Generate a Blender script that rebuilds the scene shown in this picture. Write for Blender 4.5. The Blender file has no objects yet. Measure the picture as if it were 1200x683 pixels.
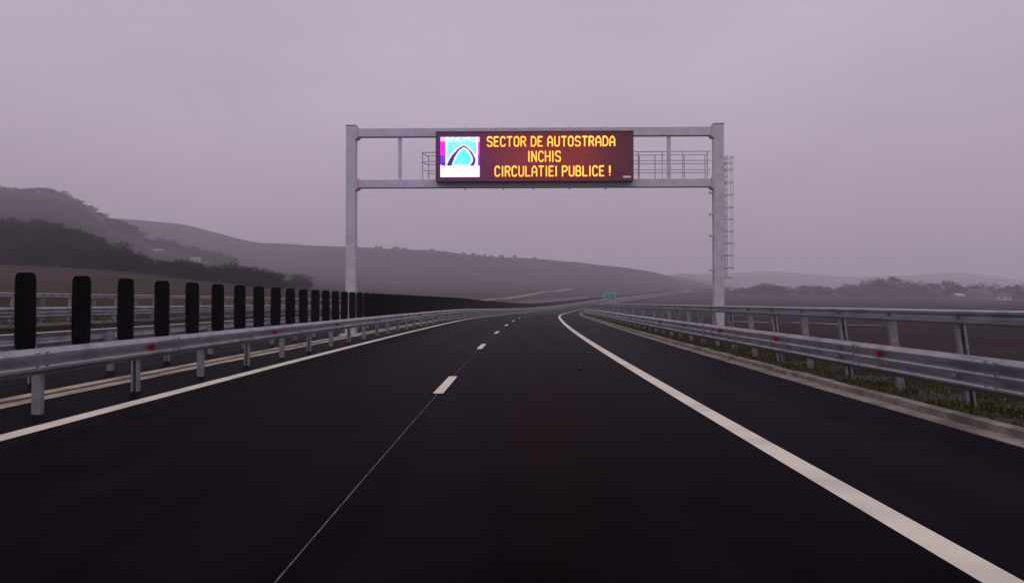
import bpy, bmesh, math, random
import numpy as np
from mathutils import Vector, noise

# ------------------------------------------------------------------ camera, world, sun, exposure
S = bpy.context.scene
COL = S.collection
CAM_Z = 1.43
cam_data = bpy.data.cameras.new('camera')
cam = bpy.data.objects.new('camera', cam_data)
COL.objects.link(cam)
cam_data.sensor_width = 36.0
cam_data.lens = 28.8
cam_data.clip_start = 0.1
cam_data.clip_end = 20000
cam.location = (0, 0, CAM_Z)
cam.rotation_euler = (math.radians(90.746), 0, 0)
S.camera = cam

SUN_EL, SUN_AZ = 58.0, 200.0          # azimuth: compass style, 0 = straight ahead, clockwise
w = bpy.data.worlds.new('World')
S.world = w
w.use_nodes = True
nt = w.node_tree
nt.nodes.clear()
out = nt.nodes.new('ShaderNodeOutputWorld')
bg = nt.nodes.new('ShaderNodeBackground')
bg.inputs['Strength'].default_value = 0.1
sky = nt.nodes.new('ShaderNodeTexSky')
sky.sky_type = 'NISHITA'
sky.sun_disc = False
sky.sun_elevation = math.radians(SUN_EL)
sky.sun_rotation = math.radians(SUN_AZ)
sky.air_density = 1.5
sky.dust_density = 6.0
tc = nt.nodes.new('ShaderNodeTexCoord')
sep = nt.nodes.new('ShaderNodeSeparateXYZ')
nt.links.new(tc.outputs['Generated'], sep.inputs[0])
ramp = nt.nodes.new('ShaderNodeValToRGB')        # the overcast: even to 25 degrees up, brighter towards the zenith
ramp.color_ramp.interpolation = 'EASE'
el = ramp.color_ramp.elements
SKY_H = (0.430, 0.345, 0.428)
SKY_M = (0.595, 0.502, 0.612)
SKY_Z = (0.76, 0.69, 0.73)
el[0].position = 0.0;  el[0].color = SKY_H + (1,)
el[1].position = 1.0;  el[1].color = SKY_Z + (1,)
e = el.new(0.28); e.color = SKY_M + (1,)
e = el.new(0.45); e.color = tuple(0.95 * c for c in SKY_M) + (1,)
nt.links.new(sep.outputs['Z'], ramp.inputs['Fac'])
nz = nt.nodes.new('ShaderNodeTexNoise')
nz.inputs['Scale'].default_value = 2.2
nz.inputs['Detail'].default_value = 5
mp = nt.nodes.new('ShaderNodeMapping')
mp.inputs['Scale'].default_value = (1, 1, 3)
nt.links.new(tc.outputs['Generated'], mp.inputs[0])
nt.links.new(mp.outputs[0], nz.inputs['Vector'])
mr = nt.nodes.new('ShaderNodeMapRange')
mr.inputs['From Min'].default_value = 0.3; mr.inputs['From Max'].default_value = 0.7
mr.inputs['To Min'].default_value = 8.6; mr.inputs['To Max'].default_value = 10.9
nt.links.new(nz.outputs['Fac'], mr.inputs['Value'])
vm = nt.nodes.new('ShaderNodeVectorMath'); vm.operation = 'SCALE'
nt.links.new(ramp.outputs['Color'], vm.inputs[0])
nt.links.new(mr.outputs[0], vm.inputs['Scale'])
mx = nt.nodes.new('ShaderNodeMix'); mx.data_type = 'RGBA'
mx.inputs['Factor'].default_value = 0.93
nt.links.new(sky.outputs['Color'], mx.inputs[6])
nt.links.new(vm.outputs[0], mx.inputs[7])
nt.links.new(mx.outputs[2], bg.inputs['Color'])
nt.links.new(bg.outputs[0], out.inputs['Surface'])

sd = bpy.data.lights.new('sun', 'SUN')
sd.energy = 0.75
sd.angle = math.radians(40)
sd.color = (1.0, 0.93, 0.90)
sun = bpy.data.objects.new('sun', sd)
COL.objects.link(sun)
_a, _e = math.radians(SUN_AZ), math.radians(SUN_EL)
sun_dir = Vector((math.sin(_a) * math.cos(_e), math.cos(_a) * math.cos(_e), math.sin(_e)))
sun.rotation_euler = sun_dir.to_track_quat('Z', 'Y').to_euler()
sun.location = (0, -20, 60)

S.view_settings.view_transform = 'Standard'
S.view_settings.look = 'None'
S.view_settings.gamma = 1.0
S.view_settings.use_curve_mapping = False
S.view_settings.exposure = 0.0
S.render.engine = 'CYCLES'
S.cycles.use_denoising = True
S.cycles.max_bounces = 6
S.cycles.volume_bounces = 2
S.cycles.sample_clamp_indirect = 4.0

HAZE_DENSITY = 0.00066

# ------------------------------------------------------------------ helpers
def node_mat(name):
    m = bpy.data.materials.new(name)
    m.use_nodes = True
    return m, m.node_tree, m.node_tree.nodes['Principled BSDF']

def noise_mat(name, c1, c2, scale=5.0, rough=0.8, bump=0.0, bscale=40.0, metallic=0.0, spec=0.5, stretch=None, detail=6.0, c3=None, scale3=0.6):
    m, t, b = node_mat(name)
    tcn = t.nodes.new('ShaderNodeTexCoord')
    vec = tcn.outputs['Object']
    if stretch:
        mpn = t.nodes.new('ShaderNodeMapping')
        mpn.inputs['Scale'].default_value = stretch
        t.links.new(vec, mpn.inputs[0]); vec = mpn.outputs[0]
    n = t.nodes.new('ShaderNodeTexNoise')
    n.inputs['Scale'].default_value = scale
    n.inputs['Detail'].default_value = detail
    n.inputs['Roughness'].default_value = 0.65
    t.links.new(vec, n.inputs['Vector'])
    r = t.nodes.new('ShaderNodeValToRGB')
    r.color_ramp.elements[0].position = 0.32; r.color_ramp.elements[0].color = tuple(c1) + (1,)
    r.color_ramp.elements[1].position = 0.68; r.color_ramp.elements[1].color = tuple(c2) + (1,)
    t.links.new(n.outputs['Fac'], r.inputs['Fac'])
    col = r.outputs['Color']
    if c3:
        n3 = t.nodes.new('ShaderNodeTexNoise')
        n3.inputs['Scale'].default_value = scale3; n3.inputs['Detail'].default_value = 4
        t.links.new(vec, n3.inputs['Vector'])
        r3 = t.nodes.new('ShaderNodeMapRange')
        r3.inputs['From Min'].default_value = 0.45; r3.inputs['From Max'].default_value = 0.65
        t.links.new(n3.outputs['Fac'], r3.inputs['Value'])
        x = t.nodes.new('ShaderNodeMix'); x.data_type = 'RGBA'
        t.links.new(r3.outputs[0], x.inputs['Factor'])
        t.links.new(col, x.inputs[6]); x.inputs[7].default_value = tuple(c3) + (1,)
        col = x.outputs[2]
    t.links.new(col, b.inputs['Base Color'])
    b.inputs['Roughness'].default_value = rough
    b.inputs['Metallic'].default_value = metallic
    b.inputs['Specular IOR Level'].default_value = spec
    if bump:
        n2 = t.nodes.new('ShaderNodeTexNoise')
        n2.inputs['Scale'].default_value = bscale; n2.inputs['Detail'].default_value = 4
        t.links.new(tcn.outputs['Object'], n2.inputs['Vector'])
        bp = t.nodes.new('ShaderNodeBump')
        bp.inputs['Strength'].default_value = bump
        bp.inputs['Distance'].default_value = 0.02
        t.links.new(n2.outputs['Fac'], bp.inputs['Height'])
        t.links.new(bp.outputs[0], b.inputs['Normal'])
    return m

def emit_mat(name, c, strength):
    m, t, b = node_mat(name)
    b.inputs['Base Color'].default_value = (0.02, 0.02, 0.02, 1)
    b.inputs['Emission Color'].default_value = tuple(c) + (1,)
    b.inputs['Emission Strength'].default_value = strength
    return m

class MB:
    """collects boxes, prisms and sheets; build() links them as one mesh object"""
    def __init__(s): s.v, s.f, s.m = [], [], []
    def add(s, verts, faces, mi=0):
        o = len(s.v)
        s.v += [tuple(p) for p in verts]
        s.f += [tuple(i + o for i in f) for f in faces]
        s.m += [mi] * len(faces)
    def box(s, x0, x1, y0, y1, z0, z1, mi=0):
        p = [(x0,y0,z0),(x1,y0,z0),(x1,y1,z0),(x0,y1,z0),(x0,y0,z1),(x1,y0,z1),(x1,y1,z1),(x0,y1,z1)]
        s.add(p, [(3,2,1,0),(4,5,6,7),(0,1,5,4),(1,2,6,5),(2,3,7,6),(3,0,4,7)], mi)
    def tube(s, a, b, r, n=8, r2=None, mi=0):
        a, b = Vector(a), Vector(b)
        d = (b - a).normalized()
        u = d.orthogonal().normalized(); vv = d.cross(u)
        r2 = r if r2 is None else r2
        vs = []
        for (c, rr) in ((a, r), (b, r2)):
            for k in range(n):
                t = 2 * math.pi * k / n
                vs.append(c + u * (rr * math.cos(t)) + vv * (rr * math.sin(t)))
        fs = [(k, (k+1) % n, n + (k+1) % n, n + k) for k in range(n)]
        fs += [tuple(range(n-1, -1, -1)), tuple(range(n, 2*n))]
        s.add(vs, fs, mi)
    def mesh(s, name, mats, smooth=False):
        me = bpy.data.meshes.new(name)
        me.from_pydata(s.v, [], s.f)
        for m in (mats if isinstance(mats, (list, tuple)) else [mats]): me.materials.append(m)
        me.polygons.foreach_set('material_index', s.m)
        if smooth: me.polygons.foreach_set('use_smooth', [True] * len(s.f))
        me.update()
        return me
    def build(s, name, mats, parent=None, smooth=False, bevel=0):
        me = s.mesh(name, mats, smooth)
        o = bpy.data.objects.new(name, me)
        COL.objects.link(o)
        if parent: o.parent = parent
        if bevel:
            bv = o.modifiers.new('bevel', 'BEVEL'); bv.width = bevel; bv.segments = 2; bv.limit_method = 'ANGLE'
        return o

def tag(o, label, cat, group=None):
    o['label'] = label; o['category'] = cat
    if group: o['group'] = group
    return o
def struct(o):
    o['kind'] = 'structure'; return o
def empty(name, loc=(0,0,0), rz=0.0):
    o = bpy.data.objects.new(name, None)
    o.empty_display_size = 0.2
    o.location = loc; o.rotation_euler = (0, 0, rz)
    COL.objects.link(o)
    return o
def copy_tree(o, loc, rz=0.0, sc=None):
    c = o.copy(); COL.objects.link(c)
    c.location = loc; c.rotation_euler = (0, 0, rz)
    if sc is not None: c.scale = sc
    for ch in o.children:
        d = ch.copy(); COL.objects.link(d); d.parent = c
        for g in ch.children:
            k = g.copy(); COL.objects.link(k); k.parent = d
    return c

# ------------------------------------------------------------------ the road's line: a long bend to the right, dipping, then climbing
R = 1500.0
_ZS = [(-100,0),(0,0),(60,0.0),(108,-.28),(170,-.6),(220,-.5),(265,-.05),(365,1.7),(480,4.3),(610,8.4),(745,13.4),(810,14.2),(900,12.5),(1300,4),(4000,4)]
_zx = np.array([p[0] for p in _ZS], float); _zy = np.array([p[1] for p in _ZS], float)
def pchip(xk, yk, x):
    x = np.asarray(x, float)
    h = np.diff(xk); dl = np.diff(yk) / h
    m = np.zeros_like(yk)
    m[0], m[-1] = dl[0], dl[-1]
    for i in range(1, len(yk) - 1):
        if dl[i-1] * dl[i] > 0:
            w1, w2 = 2*h[i] + h[i-1], h[i] + 2*h[i-1]
            m[i] = (w1 + w2) / (w1/dl[i-1] + w2/dl[i])
    x = np.clip(x, xk[0], xk[-1])
    i = np.clip(np.searchsorted(xk, x, 'right') - 1, 0, len(xk) - 2)
    t = (x - xk[i]) / h[i]
    return ((1+2*t)*(1-t)**2*yk[i] + t*(1-t)**2*h[i]*m[i] + t*t*(3-2*t)*yk[i+1] + t*t*(t-1)*h[i]*m[i+1])
_zt = pchip(_zx, _zy, np.arange(-100, 4001, 1.0))
def road_z(s): return float(np.interp(s, np.arange(-100, 4001, 1.0), _zt))
def cross_z(d):                                  # banked beyond the median
    return 0.038 * (-d - 7.4) if d < -7.4 else 0.0
def P(d, s, z=0.0):
    a = s / R if s > 0 else 0.0
    if s <= 0: return Vector((d, s, z))
    return Vector((R * (1 - math.cos(a)) + d * math.cos(a), R * math.sin(a) - d * math.sin(a), road_z(s) + z))
def heading(s): return -s / R if s > 0 else 0.0   # rotation about z of the local frame at s

def stations(s0, s1, near=2.0, far=8.0):
    out, s = [], s0
    while s < s1:
        out.append(s); s += near if s < 120 else (near * 2 if s < 300 else far)
    out.append(s1)
    return out

def strip(mb, d0, d1, s0, s1, z=0.0, tilt=True, mi=0, st=None):
    st = st or stations(s0, s1)
    vs, fs = [], []
    for s in st:
        vs.append(P(d0, s, z + (cross_z(d0) if tilt else 0))); vs.append(P(d1, s, z + (cross_z(d1) if tilt else 0)))
    for k in range(len(st) - 1):
        fs.append((2*k, 2*k+1, 2*k+3, 2*k+2))
    mb.add(vs, fs, mi)

def sweep(mb, prof, s0, s1, dbase, zbase, side=1, close=True, st=None):
    """prof: list of (depth, z); depth grows towards side"""
    st = st or stations(s0, s1, 2.0, 6.0)
    n = len(prof)
    vs, fs = [], []
    for s in st:
        for (dp, z) in prof: vs.append(P(dbase + side * dp, s, zbase + z))
    m = n if close else n - 1
    for k in range(len(st) - 1):
        for j in range(m):
            a, b = k*n + j, k*n + (j+1) % n
            c, d = b + n, a + n
            fs.append((a, b, c, d) if side > 0 else (d, c, b, a))
    fs.append(tuple(range(n)) if side < 0 else tuple(range(n-1, -1, -1)))
    o = (len(st) - 1) * n
    fs.append(tuple(range(o + n - 1, o - 1, -1)) if side < 0 else tuple(range(o, o + n)))
    mb.add(vs, fs)

# ------------------------------------------------------------------ materials
def asphalt_material(name, c1, c2):
    m, t, b = node_mat(name)
    tcn = t.nodes.new('ShaderNodeTexCoord')
    def nse(scale, detail, stretch=None):
        vec = tcn.outputs['Object']
        if stretch:
            mpn = t.nodes.new('ShaderNodeMapping'); mpn.inputs['Scale'].default_value = stretch
            t.links.new(vec, mpn.inputs[0]); vec = mpn.outputs[0]
        n = t.nodes.new('ShaderNodeTexNoise'); n.inputs['Scale'].default_value = scale; n.inputs['Detail'].default_value = detail
        t.links.new(vec, n.inputs['Vector']); return n.outputs['Fac']
    fine, mid, track = nse(55, 5), nse(1.3, 5), nse(0.9, 3, (1.6, 0.05, 1))
    a = t.nodes.new('ShaderNodeMath'); a.operation = 'MULTIPLY_ADD'; a.inputs[1].default_value = 0.75
    t.links.new(fine, a.inputs[0])
    a2 = t.nodes.new('ShaderNodeMath'); a2.operation = 'MULTIPLY'; a2.inputs[1].default_value = 0.18
    t.links.new(mid, a2.inputs[0]); t.links.new(a2.outputs[0], a.inputs[2])
    a3 = t.nodes.new('ShaderNodeMath'); a3.operation = 'MULTIPLY_ADD'; a3.inputs[1].default_value = 0.4
    t.links.new(track, a3.inputs[0]); t.links.new(a.outputs[0], a3.inputs[2])
    r = t.nodes.new('ShaderNodeValToRGB')
    r.color_ramp.elements[0].position = 0.57; r.color_ramp.elements[0].color = tuple(c1) + (1,)
    r.color_ramp.elements[1].position = 0.78; r.color_ramp.elements[1].color = tuple(c2) + (1,)
    t.links.new(a3.outputs[0], r.inputs['Fac']); t.links.new(r.outputs[0], b.inputs['Base Color'])
    rr = t.nodes.new('ShaderNodeMapRange'); rr.inputs['To Min'].default_value = 0.32; rr.inputs['To Max'].default_value = 0.46
    t.links.new(track, rr.inputs['Value']); t.links.new(rr.outputs[0], b.inputs['Roughness'])
    b.inputs['Specular IOR Level'].default_value = 0.0015
    bp = t.nodes.new('ShaderNodeBump'); bp.inputs['Strength'].default_value = 0.2; bp.inputs['Distance'].default_value = 0.006
    t.links.new(fine, bp.inputs['Height']); t.links.new(bp.outputs[0], b.inputs['Normal'])
    return m
M = {}
M['asphalt'] = asphalt_material('asphalt', (0.0002, 0.0001, 0.0003), (0.0082, 0.0044, 0.0096))
M['shoulder'] = asphalt_material('shoulder_asphalt', (0.0012, 0.0008, 0.0020), (0.0130, 0.0090, 0.0172))
M['paint'] = noise_mat('road_paint', (0.56, 0.515, 0.43), (0.69, 0.64, 0.54), 40, 0.6, 0.2, 120, c3=(0.50, 0.455, 0.39), scale3=1.1)
M['seam'] = noise_mat('chalk_seam', (0.010, 0.008, 0.010), (0.15, 0.135, 0.13), 26, 0.8, stretch=(1, 0.25, 1))
M['concrete'] = noise_mat('kerb_concrete', (0.12, 0.10, 0.09), (0.27, 0.23, 0.205), 6, 0.85, 0.4, 60, c3=(0.08, 0.066, 0.058), scale3=1.3)
M['pale_concrete'] = noise_mat('gutter_concrete', (0.24, 0.19, 0.15), (0.44, 0.36, 0.29), 5, 0.85, 0.3, 40, c3=(0.16, 0.12, 0.10), scale3=0.8)
M['zinc'] = noise_mat('galvanized_steel', (0.31, 0.325, 0.365), (0.43, 0.445, 0.49), 26, 0.42, 0.06, 30, metallic=0.8, c3=(0.25, 0.262, 0.30), scale3=2.0)
M['zinc_post'] = noise_mat('galvanized_post', (0.16, 0.155, 0.18), (0.28, 0.275, 0.30), 9, 0.55, 0.08, 30, metallic=0.3)
M['gantry'] = noise_mat('gantry_steel', (0.41, 0.41, 0.47), (0.54, 0.54, 0.61), 3, 0.5, 0.05, 30, metallic=0.2)
M['black_plastic'] = noise_mat('dark_green_plastic', (0.0012, 0.0017, 0.0018), (0.0028, 0.0038, 0.0036), 20, 0.85, 0.1, 60, spec=0.03)
M['dark_steel'] = noise_mat('dark_bracket_steel', (0.08, 0.08, 0.09), (0.14, 0.14, 0.15), 9, 0.5, metallic=0.4)
M['red_reflector'] = noise_mat('red_reflector', (0.32, 0.008, 0.018), (0.42, 0.014, 0.026), 40, 0.25)
M['soil'] = noise_mat('verge_soil', (0.010, 0.008, 0.004), (0.030, 0.021, 0.011), 6, 0.95, 0.8, 25)
M['grass'] = noise_mat('verge_grass', (0.022, 0.034, 0.006), (0.052, 0.058, 0.012), 3, 0.85, spec=.1)
M['grass_olive'] = noise_mat('olive_grass', (0.050, 0.048, 0.012), (0.095, 0.078, 0.022), 3, 0.85, spec=.1)
M['straw'] = noise_mat('dead_grass', (0.060, 0.036, 0.016), (0.11, 0.075, 0.040), 3, 0.9, spec=.1)
M['plough'] = noise_mat('ploughed_field', (0.012, 0.0065, 0.0085), (0.024, 0.013, 0.016), 0.12, 0.95, 0.9, 1.2, spec=.05, stretch=(1, 0.35, 1), c3=(0.032, 0.019, 0.020), scale3=0.02)
M['dry_grass'] = noise_mat('dry_grass_slope', (0.014, 0.010, 0.009), (0.075, 0.036, 0.021), 0.035, 0.95, 0.8, 1.5, spec=.05, c3=(0.020, 0.020, 0.010), scale3=0.03)
M['scrub'] = noise_mat('hillside_scrub', (0.006, 0.004, 0.006), (0.046, 0.029, 0.034), 0.022, 0.95, 0.8, 0.5, spec=.05, c3=(0.014, 0.012, 0.014), scale3=0.012)
M['green_strip'] = noise_mat('green_verge', (0.016, 0.016, 0.009), (0.034, 0.030, 0.018), 0.6, 0.95, 0.8, 6, spec=.05, c3=(0.03, 0.020, 0.017), scale3=0.2)
M['track'] = noise_mat('pale_gravel', (0.12, 0.10, 0.09), (0.20, 0.165, 0.145), 0.5, 0.95)
M['twig'] = noise_mat('bare_twigs', (0.006, 0.004, 0.006), (0.018, 0.012, 0.016), 1.2, 0.95, spec=.05)
M['bark'] = noise_mat('bark', (0.012, 0.009, 0.010), (0.03, 0.024, 0.024), 4, 0.95, spec=.05)
M['white_wall'] = noise_mat('white_render', (0.32, 0.30, 0.31), (0.44, 0.42, 0.43), 0.8, 0.8)
M['grey_wall'] = noise_mat('grey_render', (0.10, 0.085, 0.09), (0.16, 0.14, 0.14), 0.8, 0.8)
M['red_roof'] = noise_mat('red_tiles', (0.050, 0.022, 0.022), (0.085, 0.036, 0.034), 1.5, 0.85)
M['dark_roof'] = noise_mat('dark_roof', (0.05, 0.04, 0.04), (0.09, 0.07, 0.07), 1.5, 0.8)
M['pale_roof'] = noise_mat('pale_sheet_roof', (0.26, 0.26, 0.29), (0.36, 0.36, 0.40), 0.6, 0.5)
M['window'] = noise_mat('dark_window', (0.02, 0.02, 0.03), (0.05, 0.05, 0.06), 2, 0.2)
M['sign_face'] = noise_mat('sign_face', (0.125, 0.055, 0.078), (0.15, 0.065, 0.092), 1.2, 0.9, spec=0.0)
M['sign_body'] = noise_mat('sign_housing', (0.045, 0.030, 0.040), (0.07, 0.05, 0.06), 4, 0.5)
M['green_sign'] = noise_mat('green_sign_sheet', (0.012, 0.20, 0.135), (0.018, 0.25, 0.17), 0.8, 0.4)
M['sign_white'] = noise_mat('sign_white', (0.7, 0.7, 0.7), (0.8, 0.8, 0.8), 2, 0.4)
M['stone'] = noise_mat('dark_clod', (0.012, 0.009, 0.009), (0.03, 0.022, 0.02), 30, 0.95)

# ------------------------------------------------------------------ ground: one sheet to the horizon
def zpx(y, Y): return CAM_Z + (354.0 - y) * Y / 960.0
COLS = {   # bearing (X/Y*960) : (distance, height)
 -1100: [(14,345),(60,335),(135,305),(165,285),(215,250),(310,225),(700,180),(900,190),(1200,240),(2600,320)],
 -620: [(20,345),(60,340),(95,330),(135,314),(165,304),(215,280),(310,268),(700,223),(900,238),(1200,258),(2600,320)],
 -540: [(22,346),(60,341),(95,333),(135,316),(165,308),(215,289),(310,275),(700,229),(900,243),(1200,256),(2600,320)],
 -500: [(22,346),(60,342),(95,335),(135,319),(165,311),(215,297),(310,285),(700,245),(900,258),(1200,257),(2600,320)],
 -455: [(22,347),(60,343),(95,338),(137,321),(170,314),(225,307),(340,297),(650,277),(850,284),(1200,259),(2600,320)],
 -400: [(24,347),(60,345),(90,342),(145,326),(195,320),(280,317),(400,308),(650,297),(850,295),(1200,263),(2600,320)],
 -300: [(26,348),(70,347),(95,345),(155,336),(225,330),(330,327),(600,319),(800,307),(1150,284),(1700,300),(2600,320)],
 -200: [(40,350),(80,350),(150,349),(250,343),(400,337),(600,328),(800,314),(1080,290),(1600,306),(2600,322)],
 -100: [(80,356),(140,356),(200,354),(300,349),(450,341),(650,331),(800,317),(1030,294),(1500,308),(2600,325)],
   0: [(80,366),(140,364),(200,361),(300,354),(450,343),(650,333),(800,321),(1000,302),(1500,312),(2600,326)],
  100: [(60,380),(140,367),(200,363),(300,357),(450,347),(640,337),(800,325),(1000,310),(1500,318),(2600,328)],
  160: [(50,388),(140,368),(220,363),(300,358),(450,349),(640,340),(800,331),(1000,318),(1500,322),(2600,328)],
  200: [(45,394),(140,369),(220,363),(300,358),(450,350),(620,342),(800,336),(1100,328),(1700,325),(2700,322),(3500,330)],
  240: [(40,400),(140,369),(220,363),(300,358),(450,351),(620,344),(800,341),(1100,337),(2100,330),(2800,321),(3500,330)],
  300: [(35,407),(140,369),(220,363),(300,358),(450,351),(620,345),(800,343),(1200,343),(1900,340),(2900,319),(3500,330)],
  345: [(32,412),(140,369),(220,363),(300,358),(450,352),(620,346),(800,344),(1200,343),(1900,340),(2900,321),(3500,330)],
  400: [(30,416),(140,369),(220,363),(300,358),(450,352),(620,347),(800,345),(1200,343),(1900,340),(2900,325),(3500,331)],
  460: [(28,420),(140,369),(220,363),(300,358),(450,352),(620,347),(800,346),(1200,343),(1900,340),(2900,323),(3500,331)],
  520: [(26,424),(140,369),(220,363),(300,359),(450,353),(620,348),(800,346),(1200,343),(1900,340),(2900,320),(3500,331)],
  600: [(24,430),(140,369),(220,363),(300,359),(450,353),(620,349),(800,347),(1200,343),(1900,340),(2900,329),(3500,333)],
 1100: [(14,470),(140,370),(220,363),(300,359),(450,353),(620,350),(800,348),(1200,345),(1900,336),(2600,338)],
}
keys = sorted(COLS)
Ys = np.concatenate([np.arange(6, 60, 1.5), np.arange(60, 200, 4), np.arange(200, 700, 9), np.arange(700, 1300, 14), np.arange(1300, 3560, 60)])
colprof = []
for k in keys:
    pts = COLS[k]
    xk = np.array([p[0] for p in pts], float); yk = np.array([zpx(p[1], p[0]) for p in pts], float)
    colprof.append(pchip(xk, yk, Ys))
colprof = np.array(colprof)
bear = np.concatenate([np.arange(-1100, -640, 20), np.arange(-640, 660, 4.0), np.arange(660, 1101, 20)])
GZ = np.zeros((len(bear), len(Ys)))
# smooth interpolation over bearing
ka = np.array(keys, float)
for j in range(len(Ys)):
    GZ[:, j] = pchip(ka, colprof[:, j], bear)
def lateral(x, y):
    r = math.hypot(x - R, y)
    return R - r, R * math.atan2(y, R - x)       # d > 0 right of the centre line, s along it
def ground_raw(x, y):
    b = x / max(y, 1) * 960
    i = float(np.interp(b, bear, np.arange(len(bear)))); j = float(np.interp(y, Ys, np.arange(len(Ys))))
    i0, j0 = min(int(i), len(bear) - 2), min(int(j), len(Ys) - 2)
    u, v = i - i0, j - j0
    return (GZ[i0,j0]*(1-u)*(1-v) + GZ[i0+1,j0]*u*(1-v) + GZ[i0,j0+1]*(1-u)*v + GZ[i0+1,j0+1]*u*v)
def smooth01(t):
    t = min(max(t, 0.0), 1.0); return t*t*(3-2*t)
def ground_z(x, y):
    z = ground_raw(x, y)
    z += noise.fractal(Vector((x, y, 0)) * 0.012, 1.0, 2.0, 4) * min(y, 900) * 0.0016
    z += noise.fractal(Vector((x, y, 5)) * 0.15, 1.0, 2.0, 3) * 0.12
    d, s = lateral(x, y)
    s = max(s, 0)
    if s < 1150:
        rz = road_z(s)
        wdt = 5 + s * 0.05
        if d > 7.6:
            t = smooth01((d - 7.6) / wdt); z = (rz - 0.22 - min(0.9, (d - 7.6) * 0.3)) * (1 - t) + z * t
        elif d < -21:
            t = smooth01((-21 - d) / wdt); z = (rz + 0.35) * (1 - t) + z * t
        else:
            z = rz + min(cross_z(d), 0.6) - 0.35
    return z
rows = [-40.0, -10.0, 2.0] + list(Ys)
g = MB()
nb = len(bear)
for y in rows:
    for b in bear:
        x = b / 960.0 * max(y, 6.0) if y > 5 else b / 960.0 * (6.0 + (6 - y) * 4)
        g.v.append((x, y, ground_z(x, max(y, 6.0)) if y > 5 else (-0.35 if abs(x) < 40 else 0)))
for j in range(len(rows) - 1):
    for i in range(nb - 1):
        g.f.append((j*nb+i, j*nb+i+1, (j+1)*nb+i+1, (j+1)*nb+i))
        x = g.v[j*nb+i][0]; y = g.v[j*nb+i][1]
        d, s = lateral(x, y)
        wob = noise.fractal(Vector((x, y, 9)) * 0.02, 1.0, 2.0, 3) * 14
        if y > 640 + wob * 3: mi = 2
        elif d > 7:
            mi = 3 if (d + wob * 0.3 < 15 and s < 200) else 0
        elif d < -20:
            b0 = x / max(y, 1) * 960
            lim = 146 + wob * .6 if b0 < -250 else 120 + wob
            mi = 1 if y < lim else (2 if b0 < -230 else 0)
            if b0 > -330 and y < 60: mi = 1
        else: mi = 3
        g.m.append(mi)
ground = struct(g.build('ground', [M['plough'], M['dry_grass'], M['scrub'], M['green_strip']], smooth=True))

# ------------------------------------------------------------------ road, median, gutters, markings
S0, S1 = -15.0, 1100.0
mb = MB(); strip(mb, -6.85, 2.65, S0, S1)
struct(mb.build('road', M['asphalt']))
mb = MB(); strip(mb, 2.65, 5.0, S0, S1)
struct(mb.build('road_shoulder', M['shoulder']))
mb = MB(); strip(mb, -20.2, -7.55, S0, S1)
struct(mb.build('opposite_road', M['asphalt']))
mb = MB()
for (a, b, z0, z1) in ((-7.56, -7.36, .014, .002), (-7.36, -7.18, .002, .002), (-7.18, -6.84, .002, .014)):
    st = stations(S0, S1); vs = []
    for q in st: vs += [P(a, q, z0), P(b, q, z1)]
    mb.add(vs, [(2*k, 2*k+1, 2*k+3, 2*k+2) for k in range(len(st)-1)], 1 if a == -7.36 else 0)
struct(mb.build('median_gutter', [M['pale_concrete'], M['soil']]))

def kerb(d0, sgn, zoff, s_end=420):
    """flat gutter slab and a low kerb stone, laid stone by stone"""
    m = MB(); s = -6.0; rnd = random.Random(5)
    while s < s_end:
        L = 1.0 if s < 120 else 6.0
        g1, k1 = 0.30, 0.46
        z = zoff; dz = rnd.uniform(-.006, .006)
        for (a, b, za, zb, bottom) in ((0.0, g1, .012, .004, -.2), (g1, k1, .085, .092, -.2)):
            dj = rnd.uniform(-.006, .006)
            A, B = d0 + sgn * (a + dj), d0 + sgn * (b + dj)
            e = .006
            vs = [P(A, s+e, z+bottom), P(B, s+e, z+bottom), P(B, s+L-e, z+bottom), P(A, s+L-e, z+bottom),
                  P(A, s+e, z+za+dz), P(B, s+e, z+zb+dz), P(B, s+L-e, z+zb+dz), P(A, s+L-e, z+za+dz)]
            fs = [(4,5,6,7),(0,1,5,4),(1,2,6,5),(2,3,7,6),(3,0,4,7)]
            if sgn < 0: fs = [f[::-1] for f in fs]
            m.add(vs, fs)
        s += L
    return m
struct(kerb(5.0, 1, 0).build('kerb', M['concrete']))
struct(kerb(-19.4, -1, cross_z(-19.6), 130).build('kerb', M['concrete']))
mb = MB()
strip(mb, 5.46, 6.9, S0, 420, 0.055); strip(mb, 6.9, 8.4, S0, 420, 0.05)
for i in range(len(mb.v)):
    pass
struct(mb.build('verge', M['soil']))
mb = MB(); strip(mb, -22.5, -19.86, S0, 1000, 0.06)
struct(mb.build('verge', M['soil']))

LW = 0.13
def line(name, d0, d1, s0, s1, z=.004, mat='paint', tilt=True):
    m = MB(); strip(m, d0, d1, s0, s1, z, tilt); return struct(m.build(name, M[mat]))
line('edge_line', 2.39, 2.615, S0, S1)
line('edge_line', -5.54, -5.28, S0, S1)
line('edge_line', -9.45, -9.25, S0, S1)
line('edge_line', -16.9, -16.7, S0, S1)
DASH0, DPITCH = 12.85, 12.2
k = 0
while DASH0 + k * DPITCH < 420:
    s = DASH0 + k * DPITCH
    line('lane_dash', -1.295, -1.135, s, s + 2.95)
    line('lane_dash', -13.1, -12.95, s + 4, s + 7)
    k += 1
line('seam_line', -1.220, -1.210, S0, 60, .003, 'seam')

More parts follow.
